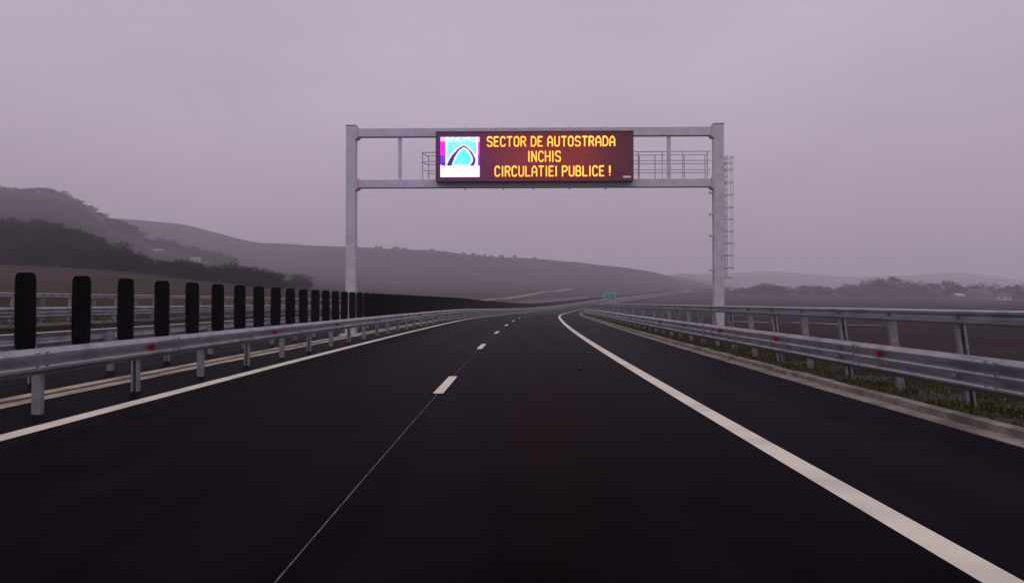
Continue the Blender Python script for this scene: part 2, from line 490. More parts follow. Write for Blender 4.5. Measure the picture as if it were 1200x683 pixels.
# ------------------------------------------------------------------ guardrails
def wave_profile(h, crests, depth=.083):
    """front line of a corrugated beam from bottom to top, then the back line"""
    per = h / crests
    front = []
    for c in range(crests):
        o = c * per
        front += [(.018 if c == 0 else .004, o + .0), (.024 if c == 0 else .012, o + .07*per), (depth*.90, o + .34*per), (depth, o + .43*per), (depth, o + .58*per), (depth*.90, o + .67*per), (.012 if c < crests-1 else .024, o + .93*per)]
    front.append((.016, h))
    back = [(max(d - .006, -.002) - .004, z) for d, z in front][::-1]
    return front, front + back
W2 = wave_profile(.335, 2)[1]
W3 = wave_profile(.455, 3)[1]
UP = [(.012,0),(.05,.012),(.058,.03),(.058,.05),(.012,.075),(.008,.115),(.05,.135),(.06,.15),(.06,.175),(.02,.195)]
UP = UP + [(d - .008, z) for d, z in UP][::-1]

def post_mesh(h, lean=0.0, flip=False, wd=.12, wl=.08, z0=-.3):
    """a lipped channel post; web towards -s or +s; lean shifts its top in d"""
    m = MB(); t = .012; lip = .035
    sg = -1 if flip else 1
    def bx(x0, x1, y0, y1):
        y0, y1 = sorted((sg * y0, sg * y1))
        vs = []
        for z in (z0, h):
            k = lean * (z / h)
            vs += [(x0+k,y0,z),(x1+k,y0,z),(x1+k,y1,z),(x0+k,y1,z)]
        m.add(vs, [(3,2,1,0),(4,5,6,7),(0,1,5,4),(1,2,6,5),(2,3,7,6),(3,0,4,7)])
    bx(-wd/2, wd/2, -wl/2, -wl/2 + t)
    bx(-wd/2, -wd/2 + t, -wl/2 + t, wl/2 - t); bx(wd/2 - t, wd/2, -wl/2 + t, wl/2 - t)
    bx(-wd/2, -wd/2 + lip, wl/2 - t, wl/2); bx(wd/2 - lip, wd/2, wl/2 - t, wl/2)
    return m

def place(o, d, s, z=0.0):
    o.location = P(d, s, z); o.rotation_euler = (0, 0, heading(s)); return o

def reflector_mesh(side):
    m = MB()
    # a wedge of plastic with a red face towards the traffic
    vs = [(0,-.012,-.065),(side*.095,-.012,-.045),(side*.095,-.012,.045),(0,-.012,.065),(0,.03,-.065),(side*.085,.02,-.04),(side*.085,.02,.04),(0,.03,.065)]
    m.add(vs, [(0,1,2,3),(7,6,5,4),(0,4,5,1),(1,5,6,2),(2,6,7,3),(3,7,4,0)] if side > 0 else [(3,2,1,0),(4,5,6,7),(1,5,4,0),(2,6,5,1),(3,7,6,2),(0,4,7,3)])
    return m

def guardrail(label, dfront, side, beam, zb, pitch, first, s0, s1, dpost, upper=None, lean=0.0, ph=.8, refl=None, zg=0.0, reflz=.0):
    root = empty('guardrail', P(dfront, max(first, 0), zg))
    tag(root, label, 'guardrail', 'steel guardrails along the motorway')
    inv = root.location.copy()
    def attach(o):
        o.parent = root; o.location = Vector(o.location) - inv; return o
    m = MB(); sweep(m, beam, s0, s1, dfront - side * .083, zb + zg, side)
    attach(m.build('beam', M['zinc']))
    if upper:
        m = MB(); sweep(m, UP, s0, s1, dfront - side * .06 + upper[0], upper[1] + zg, side)
        attach(m.build('upper_rail', M['zinc']))
    ma = post_mesh(ph, lean).mesh('post', M['zinc_post']); mbm = post_mesh(ph, lean, True).mesh('post', M['zinc_post'])
    bm_ = MB(); bm_.box(-.05, .05, -.06, .06, -.06, .06); spm = bm_.mesh('spacer', M['zinc_post'])
    if upper is None or side < 0:
        k = 0
        while first + 1.0 + k * 4.0 < 110:
            sa = first + 1.0 + k * 4.0
            m = MB(); sweep(m, beam, sa, sa + .30, dfront - side * .083 + side * .005, zb + zg, side, st=[sa, sa + .30])
            for ds in (.05, .25):
                for fr in ((.25, .75) if beam is W2 else (.17, .5, .83)):
                    hgt = .335 if beam is W2 else .455
                    c = P(dfront - side * .075, sa + ds, zb + zg + hgt * fr + .035); e = P(dfront + side * .016, sa + ds, zb + zg + hgt * fr + .035)
                    m.tube(c, e, .014, 6)
            attach(m.build('splice', M['zinc'])); k += 1
    s, n = first, 0
    rest = MB()
    while s < s1:
        if n < 100:
            o = bpy.data.objects.new('post', mbm if n % 2 else ma); COL.objects.link(o)
            place(o, dpost, s, zg); attach(o)
            sp = bpy.data.objects.new('spacer', spm); COL.objects.link(sp)
            sp.parent = o
            off = (abs(dpost - dfront) - .083 - .0675) / 2
            sc = max((abs(dpost - dfront) - .078 - .06) / .10, .1)
            zc = zb + (.17 if beam is W2 else .23)
            sp.location = (side * (.066 + off) + lean * zc / ph, 0, zc); sp.scale = (sc, 1, 1)
        else:
            p = P(dpost, s, zg)
            rest.box(p.x - .07, p.x + .07, p.y - .04, p.y + .04, p.z - .3, p.z + ph)
        s += pitch; n += 1
    if rest.v:
        o = rest.build('post_row', M['zinc_post']); o['kind'] = 'stuff'; attach(o)
    if refl:
        rm = reflector_mesh(side).mesh('reflector', M['red_reflector'])
        s = refl[0]; n = 0
        while s < refl[2] and n < 60:
            o = bpy.data.objects.new('reflector', rm); COL.objects.link(o)
            place(o, dfront - side * .07, s, zg + refl[3]); attach(o)
            s += refl[1]; n += 1
    return root

guardrail('low steel guardrail left of the lane, carrying red reflectors and black panels', -5.93, 1, W2, .515, 2.667, 10.45 - 2*2.667, 2.0, 620, -6.10, refl=(13.4, 6.667, 380, .70))
guardrail('plain steel guardrail on the far side of the median gutter, seen from its back', -8.48, -1, W2, .52, 2.667, 6.0, 2.0, 620, -8.30, zg=.02)
guardrail('tall guardrail with an upper rail on leaning posts beside the right grass verge', 5.80, -1, W3, .29, 2.0, 8.9, 3.0, 620, 6.04, upper=(0.0, 1.135), lean=-.17, ph=1.28, refl=(13.2, 5.333, 340, .60), zg=.0)
guardrail('two-rail steel guardrail on the far edge of the opposite carriageway, below the brown slope', -20.0, 1, W3, .29, 2.0, 12.0, 6.0, 420, -20.24, upper=(0.0, 1.135), lean=.17, ph=1.28, zg=cross_z(-20.0))

# ------------------------------------------------------------------ anti-glare panels on the median rail
def panel_mesh(N=10):
    """an upright dark paddle: a shallow crescent in plan with rounded shoulders"""
    m = MB()
    zs = [0.0, .010, .030, .07, .2, .4, .6, .8, .92, .958, .982, .994]
    hw = [.082, .108, .121, .128, .131, .132, .131, .130, .127, .119, .103, .082]
    rings = []
    n = 12
    for z, a in zip(zs, hw):
        ring = []
        for k in range(n):
            t = -1 + 2 * k / (n - 1)
            ring.append((a * t, .030 * (1 - t*t) * 1.0 - .015 + .008 * math.cos(t * 14), z))      # front bulges
        for k in range(n - 1, -1, -1):
            t = -1 + 2 * k / (n - 1)
            ring.append((a * t, .030 * (1 - t*t) - .015 + .028 + .006 * (1 - t*t), z))
        rings.append(ring)
    q = 2 * n
    vs = [p for r in rings for p in r]; fs = []
    for i in range(len(rings) - 1):
        for k in range(q):
            fs.append((i*q + k, i*q + (k+1) % q, (i+1)*q + (k+1) % q, (i+1)*q + k))
    fs.append(tuple(range(q - 1, -1, -1))); o = (len(rings) - 1) * q
    fs.append(tuple(range(o, o + q)))
    m.add(vs, fs)
    return m
pm = panel_mesh().mesh('anti_glare_panel', M['black_plastic'])
bk = MB(); bk.box(-.03, .03, .03, .036, -.30, .22); bk.box(-.03, .16, .036, .05, -.28, -.22)
bkm = bk.mesh('bracket', M['dark_steel'])
ORD = ['first', 'second', 'third', 'fourth', 'fifth', 'sixth', 'seventh', 'eighth', 'ninth', 'tenth', 'eleventh', 'twelfth', 'thirteenth', 'fourteenth', 'fifteenth', 'sixteenth', 'seventeenth', 'eighteenth']
PS0, PP = 10.44, 1.333
N_PANEL = 300
for i in range(N_PANEL):
    s = PS0 + PP * i
    o = bpy.data.objects.new('anti_glare_panel', pm); COL.objects.link(o)
    place(o, -6.265, s, .815)
    o.rotation_euler = (random.Random(i).uniform(-.006, .006), random.Random(i+999).uniform(-.012, .012), heading(s) + random.Random(i+77).uniform(-.05, .05))
    if i == 0: lb = 'nearest and tallest black anti-glare panel, at the left edge on the median guardrail'
    elif i < 18: lb = ORD[i] + ' black anti-glare panel from the left edge, standing on the median guardrail'
    else: lb = 'black anti-glare panel in the distant part of the row that closes into one dark band'
    tag(o, lb, 'anti-glare panel', 'black anti-glare panels on the median guardrail')
    b = bpy.data.objects.new('bracket', bkm); COL.objects.link(b); b.parent = o
far = MB()
i = N_PANEL
while PS0 + PP * i < 620:
    c = P(-6.21, PS0 + PP * i, .815); a = heading(PS0 + PP * i); ca, sa = math.cos(a), math.sin(a)
    vs = []
    for z in (0, .05, .94, .99):
        hwz = .13 if 0 < z < .95 else .1
        for (x, y) in ((-hwz, -.015), (0, .012), (hwz, -.015), (hwz, .02), (-hwz, .02)):
            vs.append((c.x + x*ca - y*sa, c.y + x*sa + y*ca, c.z + z))
    fs = [(r*5+k, r*5+(k+1) % 5, (r+1)*5+(k+1) % 5, (r+1)*5+k) for r in range(3) for k in range(5)] + [(19-4+4,18,17,16,15)[::-1]]
    far.add(vs, fs); i += 1
o = far.build('anti_glare_panels', M['black_plastic'])
o['kind'] = 'stuff'; tag(o, 'far dark end of the anti-glare panel row on the climbing bend', 'anti-glare panels', 'black anti-glare panels on the median guardrail')

# ------------------------------------------------------------------ overhead gantry (local frame: x = d, y = along the road)
GS = 35.0
gantry = empty('overhead_gantry', P(0, GS, 0), heading(GS))
tag(gantry, 'pale grey steel gantry over the carriageway with a ladder on its right post', 'gantry')
def zg(y, Y=GS): return zpx(y, Y)
LX, RX = -7.31, 8.36
BT0, BT1 = zg(160), zg(150)       # top beam
BB0, BB1 = zg(220), zg(210.5)
TOP = zg(146.8)
for X in (LX, RX):
    m = MB(); m.box(X - .21, X + .21, -.2, .2, 0.06, TOP); p = m.build('post', M['gantry'], gantry, bevel=.02)
    m = MB(); m.box(X - .235, X + .235, -.225, .225, TOP + .002, TOP + .03); m.build('cap', M['gantry'], p)
    m = MB(); m.box(X - .45, X + .45, -.45, .45, -.02, .058)
    for a in (-.33, .33):
        for b in (-.33, .33): m.tube((X + a, b, .05), (X + a, b, .14), .025)
    m.build('base_plate', M['gantry'], p)
for (z0, z1) in ((BT0, BT1), (BB0, BB1)):
    m = MB(); m.box(LX + .22, RX - .22, -.16, .16, z0, z1); b = m.build('beam', M['gantry'], gantry, bevel=.012)
    for X, sg in ((LX, 1), (RX, -1)):
        m = MB()
        x0, x1 = sorted((X + sg * .212, X + sg * .245)); m.box(x0, x1, -.24, .24, z0 - .09, z1 + .07)
        x0, x1 = sorted((X + sg * .25, X + sg * .285)); m.box(x0, x1, -.24, .24, z0 - .09, z1 + .07)
        for yy in (-.19, .19):
            for zz in (z0 - .05, z1 + .03): m.tube((X + sg * .19, yy, zz), (X + sg * .33, yy, zz), .024)
        x0, x1 = sorted((X + sg * .29, X + sg * .5))
        m.add([(x0 if sg > 0 else x1, -.02, z0 - .085), (x0 if sg > 0 else x1, -.02, z0 - .003), (x1 if sg > 0 else x0, -.02, z0 - .003),
               (x0 if sg > 0 else x1, .02, z0 - .085), (x0 if sg > 0 else x1, .02, z0 - .003), (x1 if sg > 0 else x0, .02, z0 - .003)],
              [(0,1,2),(5,4,3),(0,3,4,1),(1,4,5,2),(2,5,3,0)])
        m.build('flange', M['gantry'], b)
def gx(px, Y=GS): return (px - 600) / 960.0 * Y - .41
for px in (468, 783.5):
    m = MB(); x = gx(px); m.box(x - .07, x + .07, -.07, .07, BB1 + .002, BT0 - .002); m.build('strut', M['gantry'], gantry, bevel=.008)
for px in (545, 590, 625, 668, 710):                       # clamps over the beams that carry the sign
    for (z0, z1) in ((BT0, BT1), (BB0, BB1)):
        m = MB(); x = gx(px); q = .022
        m.box(x - q, x + q, -.19, .19, z1 + .005, z1 + .05); m.box(x - q, x + q, -.19, .19, z0 - .06, z0 - .012)
        m.box(x - q, x + q, -.19, -.163, z0 - .013, z1 + .006); m.box(x - q, x + q, .163, .19, z0 - .013, z1 + .006)
        m.build('clamp', M['gantry'], gantry)
# walkway behind the sign, with two rows of rails
def rail_row(x0, x1, yy, zs, posts, r=.019):
    m = MB()
    for z in zs: m.tube((x0, yy, z), (x1, yy, z), r)
    for x in posts: m.tube((x, yy, BB1 + .02), (x, yy, zs[0]), r * 1.1)
    return m
zr = [zg(178, 35.3), zg(188.5, 35.3), zg(199.2, 35.3)]
posts_r = [gx(a) for a in (749, 777, 801, 830)]
posts_l = [gx(493.5)] + [gx(a) for a in (520, 550, 580, 610, 640, 670, 700, 726)]
rail_row(gx(492.5), gx(834), .30, zr, posts_l + posts_r).build('walkway_rail', M['gantry'], gantry)
posts_b = [gx(a) + .04 for a in (497, 525, 555, 585, 615, 645, 675, 705, 730, 752, 771, 806, 831)]
rail_row(gx(496), gx(835.5), 1.12, zr, posts_b).build('walkway_rail', M['gantry'], gantry)
m = MB(); m.tube((gx(492.5), .30, zr[0]), (gx(496), 1.12, zr[0]), .019); m.tube((gx(492.5), .30, zr[1]), (gx(496), 1.12, zr[1]), .019)
m.build('walkway_rail', M['gantry'], gantry)
m = MB(); m.box(gx(492), gx(836), .18, 1.18, BB1 - .05, BB1 - .01)
for x in posts_l[::2] + posts_r[::2]: m.box(x - .05, x + .05, .165, 1.16, BB1 - .13, BB1 - .052)
m.build('walkway', M['gantry'], gantry)
# ladder with safety hoops on the outer side of the right post
lad = MB()
lx0, lx1 = RX + .34, RX + .60
LZ0, LZ1 = zg(327), zg(183.5)
for yy in (-.2, .2): lad.box(lx0 - .014, lx0 + .014, yy - .03, yy + .03, LZ0, LZ1)
z = LZ0 + .15
while z < LZ1 - .05:
    lad.tube((lx0, -.17, z), (lx0, .17, z), .014, 6); z += .28
ladder = lad.build('ladder', M['gantry'], gantry)
m = MB()
for yy, dx in ((-.2, .25), (.2, .25)): m.tube((lx0 + dx, yy, LZ0 + .35), (lx0 + dx, yy, LZ1), .011, 6)
hz = [zg(a) for a in (186, 192, 199.5, 214.5, 229, 243.5, 257.5, 272, 285.5, 299.5, 314, 325.5)]
for z in hz:
    pts = [(lx0, -.2), (lx0 + .10, -.33), (lx0 + .26, -.2), (lx0 + .29, 0), (lx0 + .26, .2), (lx0 + .10, .33), (lx0, .2)]
    for a, b in zip(pts, pts[1:]): m.tube((a[0], a[1], z), (b[0], b[1], z), .014, 6)
    m.tube((RX + .19, -.05, z), (lx0, -.2, z), .015, 6); m.tube((RX + .19, .05, z), (lx0, .2, z), .015, 6)
m.build('safety_cage', M['gantry'], ladder)
m = MB(); z = zg(337.5)
m.tube((RX + .19, -.05, z), (RX + .56, -.05, z), .02, 6); m.box(RX + .42, RX + .62, -.12, .12, z - .1, z + .05)
m.build('bracket', M['gantry'], gantry)
for py in (226.5, 251.5, 277, 317):
    m = MB(); z = zg(py); m.box(RX - .32, RX - .213, -.05, .05, z - .03, z + .03); m.box(RX - .36, RX - .322, -.07, .07, z - .06, z + .06)
    m.build('lug', M['gantry'], gantry)

# ------------------------------------------------------------------ LED message sign on the gantry
SY = -.62                       # front face, in front of the beams
YS = GS + SY
def sx(px): return (px - 600) / 960.0 * YS - .405
def sz(py): return zpx(py, YS)
sign = empty('message_sign', P(0, GS, 0), heading(GS))
tag(sign, 'wide dark LED board with three lines of yellow letters and a blue emblem', 'message sign')
X0, X1, Z0, Z1 = sx(510.5), sx(742.5), sz(212.3), sz(153.4)
m = MB(); m.box(X0, X1, SY + .012, -.225, Z0, Z1); m.build('housing', M['sign_body'], sign, bevel=.01)
m = MB(); m.box(X0 + .03, X1 - .03, SY - .004, SY + .010, Z0 + .03, Z1 - .03); m.build('face', M['sign_face'], sign)
m = MB()
for (a, b, c, d) in ((X0, X1, Z1 - .03, Z1), (X0, X1, Z0, Z0 + .03), (X0, X0 + .03, Z0 + .03, Z1 - .03), (X1 - .03, X1, Z0 + .03, Z1 - .03)):
    m.box(a, b, SY - .03, SY + .010, c, d)
m.build('frame', M['sign_body'], sign)

GL = {   # strokes on a 4 wide, 6 high cell
 'S': (4, [[(4,5.2),(3.2,6),(.8,6),(0,5.2),(0,4),(.7,3.3),(3.3,2.7),(4,2),(4,.8),(3.2,0),(.8,0),(0,.8)]]),
 'E': (3.4, [[(3.4,6),(0,6),(0,0),(3.4,0)],[(0,3.1),(2.6,3.1)]]),
 'C': (3.8, [[(3.8,5),(3,6),(1,6),(0,4.8),(0,1.2),(1,0),(3,0),(3.8,1)]]),
 'T': (3.8, [[(0,6),(3.8,6)],[(1.9,6),(1.9,0)]]),
 'O': (4, [[(1,6),(3,6),(4,4.8),(4,1.2),(3,0),(1,0),(0,1.2),(0,4.8),(1,6)]]),
 'R': (3.8, [[(0,0),(0,6),(2.8,6),(3.8,5.2),(3.8,3.8),(2.8,3),(0,3)],[(2,3),(3.8,0)]]),
 'D': (4, [[(0,0),(0,6),(2.5,6),(4,4.6),(4,1.4),(2.5,0),(0,0)]]),
 'A': (4, [[(0,0),(0,4.2),(1.4,6),(2.6,6),(4,4.2),(4,0)],[(0,2.4),(4,2.4)]]),
 'U': (4, [[(0,6),(0,1.1),(1,0),(3,0),(4,1.1),(4,6)]]),
 'I': (1.0, [[(.5,0),(.5,6)]]),
 'N': (4, [[(0,0),(0,6),(4,0),(4,6)]]),
 'H': (3.8, [[(0,0),(0,6)],[(3.8,0),(3.8,6)],[(0,3.1),(3.8,3.1)]]),
 'L': (3.4, [[(0,6),(0,0),(3.4,0)]]),
 'P': (3.8, [[(0,0),(0,6),(2.8,6),(3.8,5.2),(3.8,3.6),(2.8,2.8),(0,2.8)]]),
 'B': (3.8, [[(0,0),(0,6),(2.7,6),(3.6,5.2),(3.6,3.9),(2.7,3.1),(0,3.1)],[(2.7,3.1),(3.8,2.3),(3.8,.8),(2.8,0),(0,0)]]),
 '!': (1.0, [[(.5,6),(.5,2)],[(.5,.55),(.5,.45)]]),
}
M['led'] = emit_mat('amber_led', (1.0, 0.44, 0.05), 2.2)
M['led_edge'] = emit_mat('amber_led_edge', (1.0, 0.22, 0.02), 0.75)
def message_line(text, px0, px1, py0, py1):
    gap, space = 2.15, 2.9
    total = 0; items = []
    for ch in text:
        if ch == ' ': total += space; continue
        wd = GL[ch][0]; items.append((ch, total)); total += wd + gap
    total -= gap
    xa, xb, zb, zt = sx(px0), sx(px1), sz(py1), sz(py0)
    ux, uz = (xb - xa) / total, (zt - zb) / 6.0
    segs = []
    for ch, o in items:
        for st in GL[ch][1]:
            for a, b in zip(st, st[1:]):
                segs.append((xa + (o + a[0]) * ux, zb + a[1] * uz, xb if False else xa + (o + b[0]) * ux, zb + b[1] * uz))
    sg = np.array(segs)
    pitch = .0205
    nx, nz_ = int((xb - xa + .2) / pitch), int((zt - zb + .2) / pitch)
    gxs = xa - .1 + (np.arange(nx) + .5) * pitch; gzs = zb - .1 + (np.arange(nz_) + .5) * pitch
    PX, PZ = np.meshgrid(gxs, gzs, indexing='ij')
    D = np.full(PX.shape, 9.0)
    for (ax, az, bx, bz) in sg:
        dx, dz = bx - ax, bz - az
        L2 = dx*dx + dz*dz + 1e-9
        t = np.clip(((PX - ax) * dx + (PZ - az) * dz) / L2, 0, 1)
        D = np.minimum(D, np.hypot(PX - ax - t*dx, PZ - az - t*dz))
    m = MB(); q = pitch * .46
    for i in range(nx):
        for j in range(nz_):
            if D[i, j] < .036:
                mi = 0 if D[i, j] < .022 else 1
                h = .030 if mi == 0 else .022
                m.box(gxs[i]-q, gxs[i]+q, SY - .0045 - h, SY - .0045, gzs[j]-q, gzs[j]+q, mi)
    o = m.build('message_line', [M['led'], M['led_edge']], sign)
    o['label'] = 'line of yellow LED letters reading ' + text
    return o
message_line('SECTOR DE AUTOSTRADA', 571.5, 720.5, 160.3, 171.0)
message_line('INCHIS', 619.5, 657.0, 177.5, 189.0)
message_line('CIRCULATIEI PUBLICE !', 580.5, 715.5, 195.0, 206.2)

# the emblem: a square of coloured LEDs with a road arch
LEDC = [('white', (1, .92, 1), 1.15), ('ice', (.34, .86, .98), 1.05), ('cyan', (.05, .66, .82), 1.5), ('navy', (.03, .012, .22), .8), ('plum', (.14, .012, .12), .8),
        ('magenta', (.95, .01, .60), 1.3), ('indigo', (.12, .035, .60), 1.3), ('pink', (1, .55, .85), 1.1), ('aqua', (.12, .70, .80), 1.3)]
lmats = [emit_mat(n + '_led', c, s) for n, c, s in LEDC]
NW = NH = 46
ex0, ex1, ez0, ez1 = sx(516), sx(562.3), sz(207.2), sz(160)
def arch_d(u, v):
    pts = [(.22,.72,.058),(.27,.60,.055),(.34,.47,.042),(.44,.34,.030),(.54,.26,.020),(.60,.235,.017),(.66,.265,.018),(.74,.34,.020),(.81,.43,.024),(.855,.53,.030),(.85,.64,.036),(.80,.72,.040)]
    best = 9
    for (a, b, r), (c, d, r2) in zip(pts, pts[1:]):
        dx, dy = c - a, d - b
        t = min(max(((u-a)*dx + (v-b)*dy) / (dx*dx+dy*dy), 0), 1)
        dd = math.hypot(u-a-t*dx, v-b-t*dy) - (r + (r2-r)*t)
        if dd < best: best = dd
    return best
def inside_arch(u, v):
    poly = [(.22,.74),(.27,.60),(.34,.47),(.44,.34),(.54,.26),(.60,.235),(.66,.265),(.74,.34),(.81,.43),(.855,.53),(.85,.64),(.78,.74)]
    c = False
    for i in range(len(poly)):
        (x1, y1), (x2, y2) = poly[i], poly[i-1]
        if (y1 > v) != (y2 > v) and u < (x2-x1)*(v-y1)/(y2-y1)+x1: c = not c
    return c
rnd = random.Random(3)
m = MB()
cw, chh = (ex1 - ex0) / NW, (ez1 - ez0) / NH
for i in range(NW):
    for j in range(NH):
        u, v = (i + .5) / NW, (j + .5) / NH
        n_ = rnd.random()
        if v > .70 + .02 * math.sin(u * 9):
            c = 0
            if v < .79 and n_ < .5 - (v - .7) * 3: c = 7 if (u < .3 or u > .75) else (1 if n_ < .2 else 7)
            elif .75 < v < .81 and .3 < u < .75 and n_ < .22: c = 6
        elif u < .125: c = 7 if v < .10 else (5 if v < .46 else (6 if v < .62 else 3 if n_ < .5 else 6))
        elif u > .955: c = 7 if v < .12 else (5 if v < .45 else 6)
        elif u < .165 or u > .915: c = 0
        else:
            d = arch_d(u, v)
            if d < 0: c = 4 if v < .46 + .05 * n_ else 3
            elif d < .032: c = 0
            elif inside_arch(u, v): c = 2 if n_ < .86 else 8
            else: c = (0 if n_ < .35 else 1) if v < .13 else (1 if n_ < .55 - v * .4 else 8) if v < .45 else (8 if n_ < .75 else 1)
        x = ex0 + i * cw; z = ez1 - (j + 1) * chh
        m.box(x + .0012, x + cw - .0012, SY - .0345, SY - .0045, z + .0012, z + chh - .0012, c)
o = m.build('emblem', lmats, sign)
o['label'] = 'square LED emblem with a dark arch over cyan on white'
for (px, py, off, pw, colr) in [(539, 182, .95, 75.0, (.28, .06, 1.0))] + [(x_, 183, .95, 25.0, (1, .20, .035)) for x_ in (590, 615, 640, 665, 690)]:  # unseen point lamps added before the board to tint its face violet and orange
    ld = bpy.data.lights.new('added_glow_lamp', 'POINT'); ld.energy = pw; ld.color = colr; ld.shadow_soft_size = .4
    lo = bpy.data.objects.new('added_glow_lamp', ld); COL.objects.link(lo); lo.parent = sign
    lo.location = (sx(px), SY - off, sz(py))
m = MB(); m.box(sx(730.5), sx(739.5), SY - .012, SY - .0045, sz(208.6), sz(206.4)); m.build('maker_plate', M['sign_white'], sign)

# ------------------------------------------------------------------ green direction signs far ahead
def green_sign(d, s, wd, ht, zb, label):
    r = empty('direction_sign', P(d, s, 0), heading(s))
    tag(r, label, 'road sign')
    m = MB(); m.box(-wd/2, wd/2, -.04, .04, zb, zb + ht); p = m.build('panel', M['green_sign'], r, bevel=.01)
    m = MB()
    for (a, b, c, e) in ((-wd/2+.05, wd/2-.05, zb+ht-.16, zb+ht-.07), (-wd/2+.05, wd/2-.05, zb+.07, zb+.16), (-wd/2+.05, -wd/2+.14, zb+.162, zb+ht-.162), (wd/2-.14, wd/2-.05, zb+.162, zb+ht-.162)):
        m.box(a, b, -.05, -.043, c, e)
    m.build('border', M['sign_white'], p)
    for x in (-wd*.32, wd*.32):
        m = MB(); m.box(x - .08, x + .08, .045, .2, -.6, zb + ht - .2); m.build('post', M['zinc_post'], r)
    return r
green_sign(8.6, 258, 3.6, 2.6, 2.0, 'green direction sign panel on posts beyond the right guardrail, larger and nearer of two')
green_sign(9.5, 590, 4.2, 2.6, 1.5, 'pale hazy green sign farther along the climbing road, smaller of two')

# ------------------------------------------------------------------ verge grass, stones
def grass(name, dlo, dhi, s0, s1, n, hmin, hmax, zg, seed, label):
    rr = np.random.RandomState(seed)
    m = MB()
    for i in range(n):
        s = s0 + (s1 - s0) * rr.rand() ** 1.7
        d = dlo + (dhi - dlo) * rr.rand()
        cl = noise.noise(Vector((d * 1.2, s * 0.9, seed)))
        if cl < -0.25 and rr.rand() < .75: continue
        h = (hmin + (hmax - hmin) * rr.rand() ** 2) * (0.75 + 0.7 * max(cl, -.4))
        wd = (.004 + .006 * rr.rand()) * (1 + s / 25)
        a = rr.rand() * 6.283
        p = P(d, s, zg)
        lx, ly = math.cos(a), math.sin(a)
        b = rr.rand() * 6.283; ln = h * (.25 + .6 * rr.rand())
        tx, ty = math.cos(b) * ln, math.sin(b) * ln
        m.add([(p.x - lx*wd, p.y - ly*wd, p.z - .01), (p.x + lx*wd, p.y + ly*wd, p.z - .01), (p.x + tx*.45 + lx*wd*.7, p.y + ty*.45 + ly*wd*.7, p.z + h*.65), (p.x + tx*.45 - lx*wd*.7, p.y + ty*.45 - ly*wd*.7, p.z + h*.65), (p.x + tx, p.y + ty, p.z + h)],
              [(0,1,2,3),(3,2,4)], rr.choice(3, p=(.45,.3,.25)) if cl < .1 else rr.choice(3, p=(.7,.25,.05)))
    o = m.build(name, [M['grass'], M['grass_olive'], M['straw']]); o['kind'] = 'stuff'
    tag(o, label, 'grass'); return o
grass('grass', 5.50, 7.6, 5.5, 110, 60000, .025, .13, .055, 4, 'low weedy grass between the kerb and the right guardrail')
grass('grass', -22.0, -19.9, 14, 110, 14000, .06, .28, cross_z(-19.9) + .06, 9, 'low grass under the far guardrail of the opposite carriageway')
def clod(d, s, r, label):
    bm = bmesh.new(); bmesh.ops.create_icosphere(bm, subdivisions=2, radius=r)
    for v in bm.verts: v.co *= 1 + .5 * noise.noise(v.co * (1.6 / r) + Vector((d, s, 0))); v.co.z = v.co.z * .55
    me = bpy.data.meshes.new('clod'); bm.to_mesh(me); bm.free(); me.materials.append(M['stone'])
    o = bpy.data.objects.new('clod', me); COL.objects.link(o); o.location = P(d, s, r * .3)
    tag(o, label, 'clod')
clod(1.36, 17.6, .055, 'small dark clod of earth on the asphalt left of the right edge line')
clod(3.75, 20.5, .04, 'small clod of earth on the hard shoulder near the kerb')

# ------------------------------------------------------------------ pale track, concrete ditch
def ribbon(name, pts, wd, mat, lift=.25):
    m = MB(); vs = []
    dense = []
    for (a, b) in zip(pts, pts[1:]):
        n = max(2, int((Vector(b) - Vector(a)).length / 6))
        for k in range(n): dense.append(Vector(a).lerp(Vector(b), k / n))
    dense.append(Vector(pts[-1]))
    for i, p in enumerate(dense):
        t = (dense[min(i+1, len(dense)-1)] - dense[max(i-1, 0)]).normalized()
        n = Vector((t.y, -t.x))
        for sgn in (-1, 1):
            q = p + n * (wd / 2 * sgn)
            vs.append((q.x, q.y, ground_z(q.x, q.y) + lift))
    m.add(vs, [(2*k, 2*k+1, 2*k+3, 2*k+2) for k in range(len(dense)-1)])
    return struct(m.build(name, mat))
def bp(px, Y): return ((px - 600) / 960.0 * Y, Y)
ribbon('dirt_track', [bp(560, 290), bp(578, 322), bp(600, 372), bp(625, 425), bp(645, 495), bp(668, 590)], 4.2, M['track'])
ribbon('concrete_ditch', [bp(838, 84), bp(900, 80), bp(960, 75), bp(1035, 69)], 1.3, M['pale_concrete'], .10)

